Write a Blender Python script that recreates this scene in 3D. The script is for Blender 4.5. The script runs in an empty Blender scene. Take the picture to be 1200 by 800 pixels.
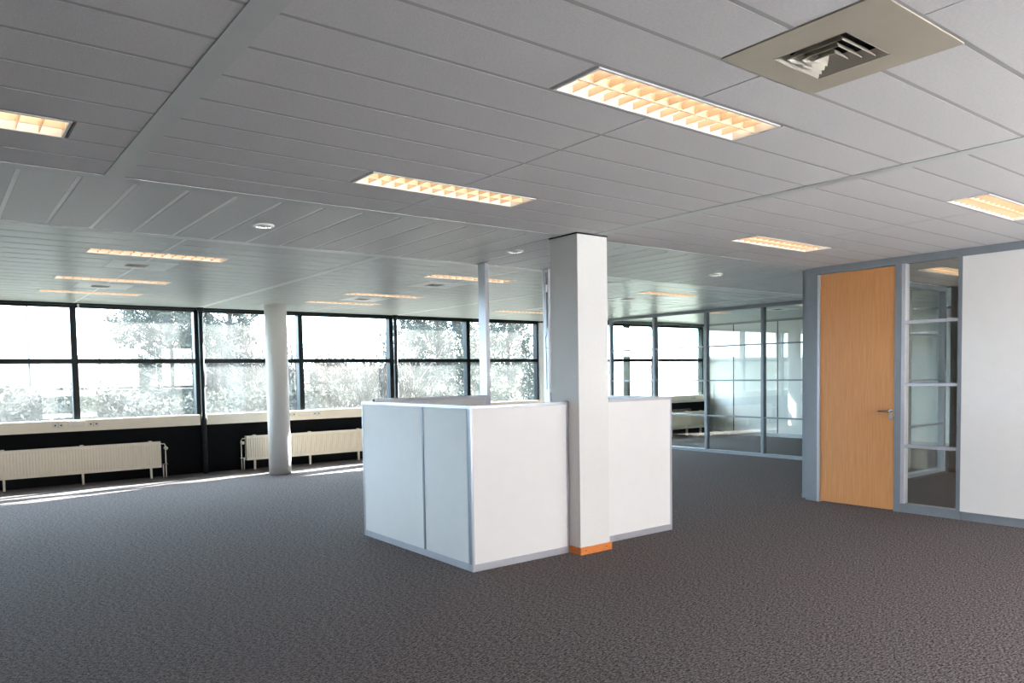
import bpy, bmesh, math, random
from mathutils import Vector, Matrix, Euler
random.seed(7)
scene = bpy.context.scene
col = scene.collection
H = 2.7

# ------------------------------------------------------------------ materials
def new_mat(name):
    m = bpy.data.materials.new(name); m.use_nodes = True
    nt = m.node_tree; nt.nodes.clear()
    out = nt.nodes.new('ShaderNodeOutputMaterial')
    return m, nt, out

def pbr(name, color, rough=0.6, metal=0.0, spec=0.5, var=0.04, scale=30.0, bump=0.0, bscale=200.0, stretch=(1, 1, 1)):
    m, nt, out = new_mat(name)
    b = nt.nodes.new('ShaderNodeBsdfPrincipled')
    b.inputs['Roughness'].default_value = rough
    b.inputs['Metallic'].default_value = metal
    b.inputs['Specular IOR Level'].default_value = spec
    tc = nt.nodes.new('ShaderNodeTexCoord')
    mp = nt.nodes.new('ShaderNodeMapping'); mp.inputs['Scale'].default_value = stretch
    nt.links.new(tc.outputs['Object'], mp.inputs['Vector'])
    n = nt.nodes.new('ShaderNodeTexNoise'); n.inputs['Scale'].default_value = scale; n.inputs['Detail'].default_value = 3
    nt.links.new(mp.outputs['Vector'], n.inputs['Vector'])
    r = nt.nodes.new('ShaderNodeValToRGB')
    r.color_ramp.elements[0].position = 0.3; r.color_ramp.elements[1].position = 0.7
    r.color_ramp.elements[0].color = tuple(c * (1 - var) for c in color) + (1,)
    r.color_ramp.elements[1].color = tuple(min(1, c * (1 + var)) for c in color) + (1,)
    nt.links.new(n.outputs['Fac'], r.inputs['Fac'])
    nt.links.new(r.outputs['Color'], b.inputs['Base Color'])
    if bump > 0:
        n2 = nt.nodes.new('ShaderNodeTexNoise'); n2.inputs['Scale'].default_value = bscale; n2.inputs['Detail'].default_value = 4
        nt.links.new(mp.outputs['Vector'], n2.inputs['Vector'])
        bp = nt.nodes.new('ShaderNodeBump'); bp.inputs['Strength'].default_value = bump; bp.inputs['Distance'].default_value = 0.004
        nt.links.new(n2.outputs['Fac'], bp.inputs['Height'])
        nt.links.new(bp.outputs['Normal'], b.inputs['Normal'])
    nt.links.new(b.outputs['BSDF'], out.inputs['Surface'])
    return m

def glass(name, tint, refl=1.0, dust_veil=0.0, dust_veil_scale=1.5):
    m, nt, out = new_mat(name)
    tr = nt.nodes.new('ShaderNodeBsdfTransparent'); tr.inputs['Color'].default_value = tint + (1,)
    gl = nt.nodes.new('ShaderNodeBsdfGlossy'); gl.inputs['Roughness'].default_value = 0.0
    gl.inputs['Color'].default_value = (1, 1, 1, 1)
    # Schlick reflectance that is the same from both faces of the pane
    ge = nt.nodes.new('ShaderNodeNewGeometry')
    dt = nt.nodes.new('ShaderNodeVectorMath'); dt.operation = 'DOT_PRODUCT'
    nt.links.new(ge.outputs['Normal'], dt.inputs[0]); nt.links.new(ge.outputs['Incoming'], dt.inputs[1])
    ab = nt.nodes.new('ShaderNodeMath'); ab.operation = 'ABSOLUTE'; nt.links.new(dt.outputs['Value'], ab.inputs[0])
    om = nt.nodes.new('ShaderNodeMath'); om.operation = 'SUBTRACT'; om.inputs[0].default_value = 1.0; nt.links.new(ab.outputs[0], om.inputs[1])
    pw = nt.nodes.new('ShaderNodeMath'); pw.operation = 'POWER'; pw.inputs[1].default_value = 5.0; nt.links.new(om.outputs[0], pw.inputs[0])
    mu = nt.nodes.new('ShaderNodeMath'); mu.operation = 'MULTIPLY_ADD'; mu.inputs[1].default_value = 0.96; mu.inputs[2].default_value = 0.04 * refl; mu.use_clamp = True
    nt.links.new(pw.outputs[0], mu.inputs[0])
    mx = nt.nodes.new('ShaderNodeMixShader')
    nt.links.new(mu.outputs[0], mx.inputs['Fac'])
    nt.links.new(tr.outputs[0], mx.inputs[1]); nt.links.new(gl.outputs[0], mx.inputs[2])
    last = mx.outputs[0]
    if dust_veil > 0:  # dust film that also stands in for veiling glare over the outdoors
        tl = nt.nodes.new('ShaderNodeBsdfTranslucent'); tl.inputs['Color'].default_value = (0.9, 0.95, 0.95, 1)
        tc = nt.nodes.new('ShaderNodeTexCoord')
        n = nt.nodes.new('ShaderNodeTexNoise'); n.inputs['Scale'].default_value = dust_veil_scale; n.inputs['Detail'].default_value = 4
        nt.links.new(tc.outputs['Object'], n.inputs['Vector'])
        mr = nt.nodes.new('ShaderNodeMapRange'); mr.inputs[1].default_value = 0.3; mr.inputs[2].default_value = 0.75
        mr.inputs[3].default_value = dust_veil * 0.4; mr.inputs[4].default_value = dust_veil * 1.4
        nt.links.new(n.outputs['Fac'], mr.inputs[0])
        mx2 = nt.nodes.new('ShaderNodeMixShader')
        nt.links.new(mr.outputs[0], mx2.inputs['Fac'])
        nt.links.new(last, mx2.inputs[1]); nt.links.new(tl.outputs[0], mx2.inputs[2])
        last = mx2.outputs[0]
    nt.links.new(last, out.inputs['Surface'])
    return m

def emit(name, color, strength):
    m, nt, out = new_mat(name)
    e = nt.nodes.new('ShaderNodeEmission'); e.inputs['Color'].default_value = color + (1,); e.inputs['Strength'].default_value = strength
    nt.links.new(e.outputs[0], out.inputs['Surface'])
    return m

def carpet_mat():
    m, nt, out = new_mat('carpet')
    b = nt.nodes.new('ShaderNodeBsdfPrincipled')
    b.inputs['Roughness'].default_value = 0.95
    b.inputs['Specular IOR Level'].default_value = 0.06
    b.inputs['Sheen Weight'].default_value = 0.0
    tc = nt.nodes.new('ShaderNodeTexCoord')
    mp = nt.nodes.new('ShaderNodeMapping'); mp.inputs['Rotation'].default_value = (0, 0, math.radians(35)); mp.inputs['Scale'].default_value = (1, 2.8, 1)
    nt.links.new(tc.outputs['Object'], mp.inputs['Vector'])
    n1 = nt.nodes.new('ShaderNodeTexNoise'); n1.inputs['Scale'].default_value = 34; n1.inputs['Detail'].default_value = 5; n1.inputs['Roughness'].default_value = 0.75
    nt.links.new(mp.outputs['Vector'], n1.inputs['Vector'])
    n2 = nt.nodes.new('ShaderNodeTexNoise'); n2.inputs['Scale'].default_value = 95; n2.inputs['Detail'].default_value = 3
    nt.links.new(tc.outputs['Object'], n2.inputs['Vector'])
    ad = nt.nodes.new('ShaderNodeMath'); ad.operation = 'MULTIPLY_ADD'; ad.inputs[1].default_value = 0.36
    nt.links.new(n2.outputs['Fac'], ad.inputs[0])
    mu = nt.nodes.new('ShaderNodeMath'); mu.operation = 'MULTIPLY'; mu.inputs[1].default_value = 0.64
    nt.links.new(n1.outputs['Fac'], mu.inputs[0]); nt.links.new(mu.outputs[0], ad.inputs[2])
    r = nt.nodes.new('ShaderNodeValToRGB')
    r.color_ramp.elements[0].position = 0.43; r.color_ramp.elements[0].color = CARPET_D + (1,)
    r.color_ramp.elements[1].position = 0.58; r.color_ramp.elements[1].color = CARPET_L + (1,)
    nt.links.new(ad.outputs[0], r.inputs['Fac'])
    nt.links.new(r.outputs['Color'], b.inputs['Base Color'])
    bp = nt.nodes.new('ShaderNodeBump'); bp.inputs['Strength'].default_value = 0.6; bp.inputs['Distance'].default_value = 0.006
    nt.links.new(ad.outputs[0], bp.inputs['Height']); nt.links.new(bp.outputs['Normal'], b.inputs['Normal'])
    nt.links.new(b.outputs['BSDF'], out.inputs['Surface'])
    return m

def wood_mat():
    m, nt, out = new_mat('beech_veneer')
    b = nt.nodes.new('ShaderNodeBsdfPrincipled'); b.inputs['Roughness'].default_value = 0.45
    b.inputs['Specular IOR Level'].default_value = 0.35
    tc = nt.nodes.new('ShaderNodeTexCoord')
    mp = nt.nodes.new('ShaderNodeMapping'); mp.inputs['Scale'].default_value = (6, 22, 0.9)
    nt.links.new(tc.outputs['Object'], mp.inputs['Vector'])
    n = nt.nodes.new('ShaderNodeTexNoise'); n.inputs['Scale'].default_value = 3.0; n.inputs['Detail'].default_value = 6; n.inputs['Roughness'].default_value = 0.6
    nt.links.new(mp.outputs['Vector'], n.inputs['Vector'])
    r = nt.nodes.new('ShaderNodeValToRGB')
    r.color_ramp.elements[0].position = 0.3; r.color_ramp.elements[0].color = (0.56, 0.245, 0.088, 1)
    r.color_ramp.elements[1].position = 0.7; r.color_ramp.elements[1].color = (0.68, 0.325, 0.130, 1)
    nt.links.new(n.outputs['Fac'], r.inputs['Fac']); nt.links.new(r.outputs['Color'], b.inputs['Base Color'])
    nt.links.new(b.outputs['BSDF'], out.inputs['Surface'])
    return m

CARPET_D = (0.027, 0.0235, 0.0240)
CARPET_L = (0.236, 0.203, 0.203)
M = {}
M['carpet'] = carpet_mat()
M['wood'] = wood_mat()
M['tile'] = pbr('mineral_tile', (0.62, 0.60, 0.605), 0.95, spec=0.1, var=0.05, scale=90, bump=0.25, bscale=160)
M['plank'] = pbr('metal_ceiling_panel', (0.49, 0.515, 0.505), 0.34, spec=0.5, var=0.02, scale=3)
M['band'] = pbr('corridor_ceiling_panel', (0.56, 0.56, 0.56), 0.42, spec=0.45, var=0.03, scale=60)
M['gapstrip'] = pbr('ceiling_profile', (0.07, 0.07, 0.07), 0.95, spec=0.05, var=0.02)
M['tileprofile'] = pbr('tile_profile', (0.36, 0.35, 0.35), 0.5, var=0.02)
M['gaplight'] = pbr('ceiling_profile_light', (0.85, 0.87, 0.86), 0.4, var=0.02)
M['bar'] = pbr('ceiling_bar', (0.52, 0.54, 0.53), 0.4, spec=0.4, var=0.02, scale=5)
M['barlight'] = pbr('ceiling_bar_pale', (0.76, 0.78, 0.77), 0.45, spec=0.4, var=0.02, scale=5)
M['slab'] = pbr('concrete_slab', (0.4, 0.4, 0.4), 0.9)
M['white'] = pbr('white_laminate', (0.77, 0.75, 0.745), 0.5, spec=0.4, var=0.01, scale=8)
M['colwhite'] = pbr('white_plaster', (0.80, 0.785, 0.76), 0.8, spec=0.2, var=0.015, scale=40, bump=0.1, bscale=120)
M['columnwhite'] = pbr('white_painted_casing', (0.73, 0.715, 0.70), 0.7, spec=0.2, var=0.015, scale=40)
M['wall'] = pbr('painted_wall', (0.76, 0.75, 0.74), 0.8, spec=0.2, var=0.02, scale=6)
M['darkwall'] = pbr('grey_wall', (0.30, 0.30, 0.30), 0.8, spec=0.2, var=0.02, scale=6)
M['beige'] = pbr('beige_wall', (0.90, 0.72, 0.53), 0.7, var=0.03, scale=6)
M['apron'] = pbr('black_apron', (0.0020, 0.0028, 0.0042), 0.5, spec=0.1, var=0.1, scale=4)
M['darkframe'] = pbr('dark_window_frame', (0.004, 0.008, 0.010), 0.4, spec=0.25, var=0.1, scale=6)
M['alu'] = pbr('anodised_aluminium', (0.50, 0.50, 0.55), 0.40, metal=0.5, spec=0.5, var=0.03, scale=12)
M['aludark'] = pbr('dark_anodised_aluminium', (0.26, 0.29, 0.33), 0.4, metal=0.3, spec=0.5, var=0.03, scale=12)
M['greyframe'] = pbr('grey_partition_frame', (0.215, 0.24, 0.275), 0.4, spec=0.5, var=0.03, scale=8)
M['cream'] = pbr('cream_trunking', (0.90, 0.80, 0.65), 0.45, spec=0.5, var=0.02, scale=6, stretch=(0.2, 1, 8))
M['radiator'] = pbr('cream_radiator', (0.92, 0.83, 0.70), 0.4, spec=0.5, var=0.01)
M['plastic'] = pbr('socket_plastic', (0.80, 0.74, 0.64), 0.35, var=0.01)
M['dark'] = pbr('dark_cavity', (0.015, 0.014, 0.013), 0.7, var=0.1)
M['orange'] = pbr('orange_stained_wood', (0.66, 0.20, 0.045), 0.5, var=0.12, scale=18, stretch=(1, 1, 6))
M['chrome'] = pbr('brushed_steel', (0.62, 0.62, 0.63), 0.25, metal=1.0, var=0.04, scale=30)
M['ventplate'] = pbr('vent_plate', (0.44, 0.395, 0.315), 0.5, var=0.02, scale=10)
M['ventwhite'] = pbr('vent_plate_white', (0.88, 0.90, 0.88), 0.4, var=0.02, scale=10)
M['ventblade'] = pbr('vent_blade', (0.50, 0.46, 0.39), 0.4, var=0.03, scale=20)
M['lampframe'] = pbr('lamp_frame', (0.70, 0.70, 0.69), 0.4, var=0.02)
M['louvre'] = pbr('lamp_louvre', (0.72, 0.58, 0.43), 0.4, metal=0.1, var=0.02, scale=15)
M['lampglow'] = emit('lamp_glow', (1.0, 0.64, 0.40), 0.36)
M['tube'] = emit('fluorescent_tube', (1.0, 0.80, 0.58), 3.0)
M['downglow'] = emit('downlight_glow', (1.0, 0.98, 0.95), 7.0)
M['winglass'] = glass('window_glass', (0.93, 0.975, 0.965), refl=1.0, dust_veil=0.013)
M['partglass'] = glass('partition_glass', (0.94, 0.98, 0.965), refl=1.5)
M['sideglass'] = glass('sidelight_glass', (0.93, 0.96, 0.95), refl=1.3)
M['wire'] = pbr('dark_cable', (0.05, 0.055, 0.05), 0.5, var=0.1)
M['whitecable'] = pbr('white_cable', (0.75, 0.75, 0.7), 0.5, var=0.03)
M['grass'] = pbr('field_grass', (0.0150, 0.0182, 0.0115), 0.95, spec=0.1, var=0.15, scale=0.25)
M['bouncepaving'] = pbr('pale_bounce_paving', (0.40, 0.37, 0.375), 0.9, spec=0.1, var=0.08, scale=0.8)
M['hill'] = pbr('distant_woodland', (0.026, 0.034, 0.039), 0.95, spec=0.1, var=0.2, scale=0.05)
M['bark'] = pbr('bark', (0.040, 0.035, 0.031), 0.9, spec=0.1, var=0.25, scale=20)
M['needle'] = pbr('pine_needles', (0.024, 0.034, 0.023), 0.6, spec=0.3, var=0.35, scale=2.5)
M['leaf'] = pbr('bush_leaf', (0.040, 0.045, 0.029), 0.55, spec=0.4, var=0.45, scale=3.0)
M['leafgrey'] = pbr('grey_bush_leaf', (0.050, 0.052, 0.041), 0.55, spec=0.4, var=0.4, scale=3.0)
M['polemetal'] = pbr('galvanised_pole', (0.10, 0.11, 0.12), 0.6, metal=0.0, var=0.05)

# ------------------------------------------------------------------ mesh helpers
class MB:
    def __init__(self):
        self.v = []; self.f = []
    def face(self, pts):
        n = len(self.v); self.v += [tuple(p) for p in pts]; self.f.append(tuple(range(n, n + len(pts))))
    def box(self, x0, x1, y0, y1, z0, z1):
        n = len(self.v)
        self.v += [(x0, y0, z0), (x1, y0, z0), (x1, y1, z0), (x0, y1, z0), (x0, y0, z1), (x1, y0, z1), (x1, y1, z1), (x0, y1, z1)]
        for q in ((0, 3, 2, 1), (4, 5, 6, 7), (0, 1, 5, 4), (1, 2, 6, 5), (2, 3, 7, 6), (3, 0, 4, 7)):
            self.f.append(tuple(n + i for i in q))
        return self
    def tube(self, pts, rad, seg=8, caps=True):
        pts = [Vector(p) for p in pts]
        rads = rad if isinstance(rad, (list, tuple)) else [rad] * len(pts)
        base = len(self.v)
        up = Vector((0, 0, 1))
        for i, p in enumerate(pts):
            d = (pts[min(i + 1, len(pts) - 1)] - pts[max(i - 1, 0)])
            if d.length < 1e-9: d = Vector((0, 0, 1))
            d.normalize()
            a = d.cross(up)
            if a.length < 0.05: a = d.cross(Vector((1, 0, 0)))
            a.normalize(); b = d.cross(a)
            for k in range(seg):
                t = 2 * math.pi * k / seg
                self.v.append(tuple(p + (a * math.cos(t) + b * math.sin(t)) * rads[i]))
        for i in range(len(pts) - 1):
            for k in range(seg):
                k2 = (k + 1) % seg
                self.f.append((base + i * seg + k, base + i * seg + k2, base + (i + 1) * seg + k2, base + (i + 1) * seg + k))
        if caps:
            self.f.append(tuple(base + k for k in range(seg)))
            e = base + (len(pts) - 1) * seg
            self.f.append(tuple(e + k for k in reversed(range(seg))))
        return self
    def ring(self, cx, cy, r0, r1, z0, z1, seg=32):
        # solid annulus between radii r0 < r1 and heights z0 < z1
        base = len(self.v)
        for k in range(seg):
            t = 2 * math.pi * k / seg; c, s = math.cos(t), math.sin(t)
            self.v += [(cx + r0 * c, cy + r0 * s, z0), (cx + r1 * c, cy + r1 * s, z0), (cx + r1 * c, cy + r1 * s, z1), (cx + r0 * c, cy + r0 * s, z1)]
        for k in range(seg):
            a = base + 4 * k; b = base + 4 * ((k + 1) % seg)
            for i in range(4):
                j = (i + 1) % 4
                self.f.append((a + i, b + i, b + j, a + j))
        return self
    def build(self, name, mat, parent=None, bevel=0.0, smooth=False):
        me = bpy.data.meshes.new(name)
        me.from_pydata(self.v, [], self.f); me.update()
        bm = bmesh.new(); bm.from_mesh(me); bmesh.ops.recalc_face_normals(bm, faces=bm.faces)
        if bevel > 0:
            bmesh.ops.remove_doubles(bm, verts=bm.verts, dist=1e-6)
            bmesh.ops.bevel(bm, geom=list(bm.edges), offset=bevel, segments=2, affect='EDGES', profile=0.7)
        bm.to_mesh(me); bm.free()
        if smooth:
            for p in me.polygons: p.use_smooth = True
        me.materials.append(mat)
        o = bpy.data.objects.new(name, me); col.objects.link(o)
        if parent: o.parent = parent
        return o

def raw(name, v, f, mat, parent=None, smooth=False):
    me = bpy.data.meshes.new(name); me.from_pydata(v, [], f); me.update()
    if smooth:
        for p in me.polygons: p.use_smooth = True
    me.materials.append(mat)
    o = bpy.data.objects.new(name, me); col.objects.link(o)
    if parent: o.parent = parent
    return o

def empty(name, loc=(0, 0, 0)):
    o = bpy.data.objects.new(name, None); col.objects.link(o); o.location = loc
    o.empty_display_size = 0.1
    return o
def tag(o, label, cat, group=None, kind=None):
    if label: o['label'] = label
    if cat: o['category'] = cat
    if group: o['group'] = group
    if kind: o['kind'] = kind
    return o
def struct(o, label=None, cat=None):
    o['kind'] = 'structure'
    if label: o['label'] = label
    if cat: o['category'] = cat
    return o
def copy_tree(o, parent=None):
    c = o.copy(); col.objects.link(c)
    if parent is not None: c.parent = parent
    for ch in list(o.children): copy_tree(ch, c)
    return c
def B(*a): return MB().box(*a)

# ------------------------------------------------------------------ floor, ceiling, shell
XW, XE = -9.7, 15.42       # west and far east wall faces
YS, YN = -1.9, 13.0        # south facade, north window plane
XD, XG = 8.145, 11.69      # door partition plane, glazed partition plane
YF = 12.1                  # window plane of the glazed room
XR = 11.9                  # end wall of the side office
YR = 4.94                  # north end of door partition

struct(B(XW, XE, YS, YN + 0.1, -0.2, 0.0).build('floor', M['carpet']), 'dark grey flecked carpet covering the whole office floor', 'floor')

ceil = B(XW - .2, XE + .2, YS - .2, YN + 0.25, H + 0.075, H + 0.35).build('ceiling', M['slab'])
struct(ceil, 'suspended panel ceiling in mineral tiles and metal planks', 'ceiling')

G = 0.011                    # half gap between tiles
lamps1 = [(2.685, 2.266), (2.665, 4.085), (-0.04, 4.085), (6.34, 2.266), (6.34, 4.085), (-3.6, 2.266), (10.0, 4.12), (11.15, 3.175)]  # last entry is an unseen light added to brighten the beige end wall
LW, LH = 0.62, 0.1517        # half length, half width of lamp cut-out
vents1 = [(2.71, 1.507)]
def subtract(x0, x1, cuts):
    segs = [(x0, x1)]
    for a, b in cuts:
        ns = []
        for s, e in segs:
            if b <= s or a >= e: ns.append((s, e)); continue
            if a > s: ns.append((s, a))
            if b < e: ns.append((b, e))
        segs = ns
    return [(s, e) for s, e in segs if e - s > 0.05]
# zone of mineral tiles, rows of 0.3033 m
tiles = MB(); strip = MB()
rows = [4.844 - 0.3033 * k for k in range(0, 23)]
bays = []
xb = [-9.65, -6.4, -2.76, 0.889, 4.53, 8.165, 11.9]
joints = {-9.65: -8.2, -6.4: -4.6, -2.76: -0.95, 0.889: 2.67, 4.53: 6.34, 8.165: 10.0}
for i in range(len(xb) - 1):
    x0 = xb[i] + 0.053; x1 = xb[i + 1] - 0.053
    if i == 4: x1 = XD - 0.02
    if i == 5: x0 = XD + 0.1
    for k in range(len(rows) - 1):
        y1, y0 = rows[k], rows[k + 1]
        if y1 < YS: break
        yc = (y0 + y1) / 2
        cuts = [(joints[xb[i]] - 0.004, joints[xb[i]] + 0.004)]
        for lx, ly in lamps1:
            if abs(ly - yc) < 0.08: cuts.append((lx - LW, lx + LW))
        for vx, vy in vents1:
            if abs(vy - yc) < 0.2: cuts.append((vx - 0.312, vx + 0.312))
        for s, e in subtract(x0, x1, cuts):
            tiles.box(s, e, max(y0 + G, YS), y1 - G, H, H + 0.02)
t = tiles.build('mineral_tiles', M['tile'], ceil)
# recessed metal profiles seen in the gaps between the tile rows
for y in rows:
    for i in range(len(xb) - 1):
        x0, x1 = xb[i], xb[i + 1]
        for s, e in subtract(x0, x1, [(lx - LW, lx + LW) for lx, ly in lamps1 if abs(y - ly) < 0.1] + [(vx - 0.3, vx + 0.3) for vx, vy in vents1 if abs(y - vy) < 0.2]):
            strip.box(s, e, y - 0.0105, y + 0.0105, H + 0.0007, H + 0.016)
strip.build('tile_profiles', M['tileprofile'], ceil)
# corridor band of panels laid across
band = MB(); bp = MB()
x = 0.438 - 0.2955 * 34
k = 0
while x < 11.6:
    if x > XW: 
        band.box(x + 0.015, x + 0.2955 - 0.015, 4.965, 6.58, H, H + 0.02)
        bp.box(x - 0.020, x + 0.020, 4.965, 6.58, H + 0.0205, H + 0.024); bp.box(x - 0.011, x + 0.0149, 4.965, 6.58, H + 0.003, H + 0.0204)
    x += 0.2955
band.build('corridor_panels', M['band'], ceil); bp.build('corridor_profiles', M['gaplight'], ceil)
# metal plank zone by the windows
lampsN = [(1.765, 7.68), (1.75, 9.80), (1.75, 11.32), (5.26, 7.62), (5.26, 9.80), (5.22, 11.10), (8.87, 7.62), (8.87, 9.80), (8.85, 11.15), (12.95, 7.62), (12.3, 9.55)]
ventsN = [(1.75, 8.43), (1.75, 10.48), (5.24, 8.35), (5.24, 10.40), (8.84, 8.40), (8.87, 10.45), (13.0, 8.45)]
plank = MB(); pp = MB()
zb = [-9.6, -7.1, -3.58, -0.05, 3.53, 7.12, 10.73]
zj = [-8.8, -5.3, -1.82, 1.745, 5.33, 8.93]
def plank_zone(x0, x1, y0, y1, cutsx, start=6.69, pitch=0.3):
    y = start
    while y < y1 - 0.05:
        ya, yb = y, min(y + pitch, y1)
        if ya >= y0 - 0.01:
            holes = [(lx - 0.595, lx + 0.595, ly - 0.131, ly + 0.131) for lx, ly in lampsN] + [(vx - .28, vx + .28, vy - .28, vy + .28) for vx, vy in ventsN]
            holes = [h_ for h_ in holes if h_[3] > ya + .007 and h_[2] < yb - .007]
            ycut = sorted({ya + 0.014, yb - 0.014} | {min(max(v_, ya + .014), yb - .014) for h_ in holes for v_ in h_[2:]})
            for ca, cb in zip(ycut, ycut[1:]):
                if cb - ca < 1e-4: continue
                cuts = [(c - 0.006, c + 0.006) for c in cutsx]
                cuts += [(h_[0], h_[1]) for h_ in holes if h_[2] < (ca + cb) / 2 < h_[3]]
                for s, e in subtract(x0, x1, cuts):
                    plank.box(s, e, ca, cb, H, H + 0.02)
            cuts = [(h_[0], h_[1]) for h_ in [(lx - 0.595, lx + 0.595, ly - 0.131, ly + 0.131) for lx, ly in lampsN] + [(vx - .28, vx + .28, vy - .28, vy + .28) for vx, vy in ventsN] if h_[2] < ya + .012 and h_[3] > ya - .012]
            for s, e in subtract(x0, x1, cuts):
                pp.box(s, e, ya - 0.016, ya + 0.016, H + 0.008, H + 0.018)
        y += pitch
for i in range(6):
    plank_zone(zb[i] + 0.045, zb[i + 1] - 0.045, 6.69, YN, [zj[i]])
plank_zone(10.775, XG - 0.02, 6.69, YN, [])
plank_zone(XG + 0.07, XE, 6.69, YF, [13.0])
plank_zone(XR + 0.05, XE, 4.9, 6.7, [13.0], start=4.9)
plank.build('metal_planks', M['plank'], ceil); pp.build('plank_profiles', M['gapstrip'], ceil)
# flush ceiling bars
bars = MB()
n_trim = [0]
def trim(mb, mat, label=None, cat='trim'):
    n_trim[0] += 1
    return struct(mb.build('trim_%d' % n_trim[0], mat), label, cat)
BZ0, BZ1 = H - 0.003, H + 0.03
trim(B(XW, XD + .02, 4.855, 4.960, BZ0, BZ1), M['bar'], 'long grey ceiling bar between mineral tiles and corridor panels', 'ceiling bar')
trim(B(XW, XG - .02, 6.585, 6.685, BZ0, BZ1), M['barlight'], 'long grey ceiling bar between corridor panels and metal planks', 'ceiling bar')
for x in (-6.4, -2.76, 0.889, 4.53):
    trim(B(x - 0.052, x + 0.052, YS, 4.855, BZ0, BZ1), M['bar'], {-6.4: None, -2.76: None, 0.889: 'wide grey ceiling bar running to the upper left, left of the nearest lights', 4.53: 'grey ceiling bar running from the square column to the upper right'}[x], 'ceiling bar')
for x in (-7.1, -3.58, -0.05, 3.53, 7.12, 10.73):
    trim(B(x - 0.044, x + 0.044, 6.685, YN - 0.05, BZ0, BZ1), M['barlight'], {3.53: 'pale ceiling bar ending above the dark post left of the round column', 7.12: 'pale ceiling bar ending above the second dark window post', 10.73: 'pale ceiling bar near the glazed partition'}.get(x), 'ceiling bar')
for x in (-5.3, -1.82, 1.745, 5.33, 8.93):
    cuts = [(ly - 0.135, ly + 0.135) for lx, ly in lampsN if abs(lx - x) < .6] + [(vy - .285, vy + .285) for vx, vy in ventsN if abs(vx - x) < .29]
    for a_, b_ in subtract(6.685, YN - .05, cuts):
        bars.box(x - 0.012, x + 0.012, a_, b_, H - 0.0015, H + 0.02)
bars.build('joint_strips', M['gaplight'], ceil)


# outer and inner walls
struct(B(XW, XG, YN - 0.02, YN + 0.1, 0, 0.90).build('wall_north', M['apron']), 'black panelled apron wall below the main windows', 'wall')
struct(B(XW, -8.84, YN - 0.05, YN + 0.1, 0, H).build('wall_north.004', M['wall']))
struct(B(10.73, 10.95, YN - 0.08, YN + 0.12, 0, H).build('wall_north.001', M['colwhite']), 'pale pier at the right end of the main windows', 'wall')
struct(B(XG + .05, XE, YF - 0.02, YF + 0.12, 0, 0.88).build('wall_north.002', M['apron']), 'dark apron wall under the window of the glazed room', 'wall')
struct(B(XE, XE + 0.15, 0, YF + 0.12, 0, H).build('wall_east', M['white']), 'white panel wall at the back of the glazed room', 'wall')
struct(B(XW - 0.15, XW, YS, YN + .1, 0, H).build('wall_west', M['wall']), None)
wd = MB()
wd.box(XD, XD + 0.09, YS, 3.262, 0.085, 2.625)
wr = struct(wd.build('wall_right', M['white']), 'smooth white partition wall panel right of the glazed sidelight', 'wall')
B(XD + .008, XD + 0.082, YS, 3.262, 0.0, 0.075).build('baseboard', M['greyframe'], wr)
B(XD - .004, XD + 0.094, YS, 3.262, 0.075, 0.087).build('base_rail', M['greyframe'], wr)
B(XD - .004, XD + 0.094, YS, 3.262, 2.625, H + .01).build('top_rail', M['greyframe'], wr)
B(XD - .004, XD + 0.094, 3.248, 3.268, 0.0, H).build('end_profile', M['greyframe'], wr)
# far wall vertical joints and base
pj = MB()
for y in (11.25, 10.05, 8.85, 7.65):
    pj.box(XE - 0.004, XE + 0.01, y - 0.012, y + 0.012, 0.08, H - 0.03)
pj.build('panel_joints', M['gapstrip'], bpy.data.objects['wall_east'])
struct(B(XE - 0.012, XE, 4.9, YF - 0.03, 0, 0.085).build('baseboard_east', M['alu']), 'grey base strip along the far white wall', 'baseboard')
B(XE - 0.02, XE + .01, 4.9, YF - .03, H - 0.05, H).build('top_rail', M['greyframe'], bpy.data.objects['wall_east'])
# side office end walls
struct(B(XR, XR + 0.12, YS, 4.9, 0, H).build('wall_east.001', M['beige']), 'beige end wall seen through the sidelight glass', 'wall')
sr = MB()
sr.box(XD + 0.09, 8.5, YS - .12, YS, 0, H); sr.box(11.75, XR + .12, YS - .12, YS, 0, H)
sr.box(8.5, 11.75, YS - .12, YS, 0, 0.93); sr.box(8.5, 11.75, YS - .12, YS, 2.66, H)
struct(sr.build('wall_south.001', M['wall']))
struct(B(XR, XE, 4.78, 4.9, 0, H).build('wall_south.002', M['wall']))
# south facade behind the camera: apron, head, piers
sw = MB()
sw.box(XW, XD, YS - 0.12, YS, 0, 0.35); sw.box(XW, XD, YS - 0.12, YS, 2.66, H + .05)
SOUTH = [(2.75 + 1.78 * i, 2.75 + 1.78 * i + 1.72) for i in range(3)]
edges = [XW] + [v for p in SOUTH for v in p] + [XD]
for a, b in zip(edges[0::2], edges[1::2]):
    if b > a: sw.box(a, b, YS - 0.12, YS, 0.35, 2.66)
struct(sw.build('wall_south', M['wall']))

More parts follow.
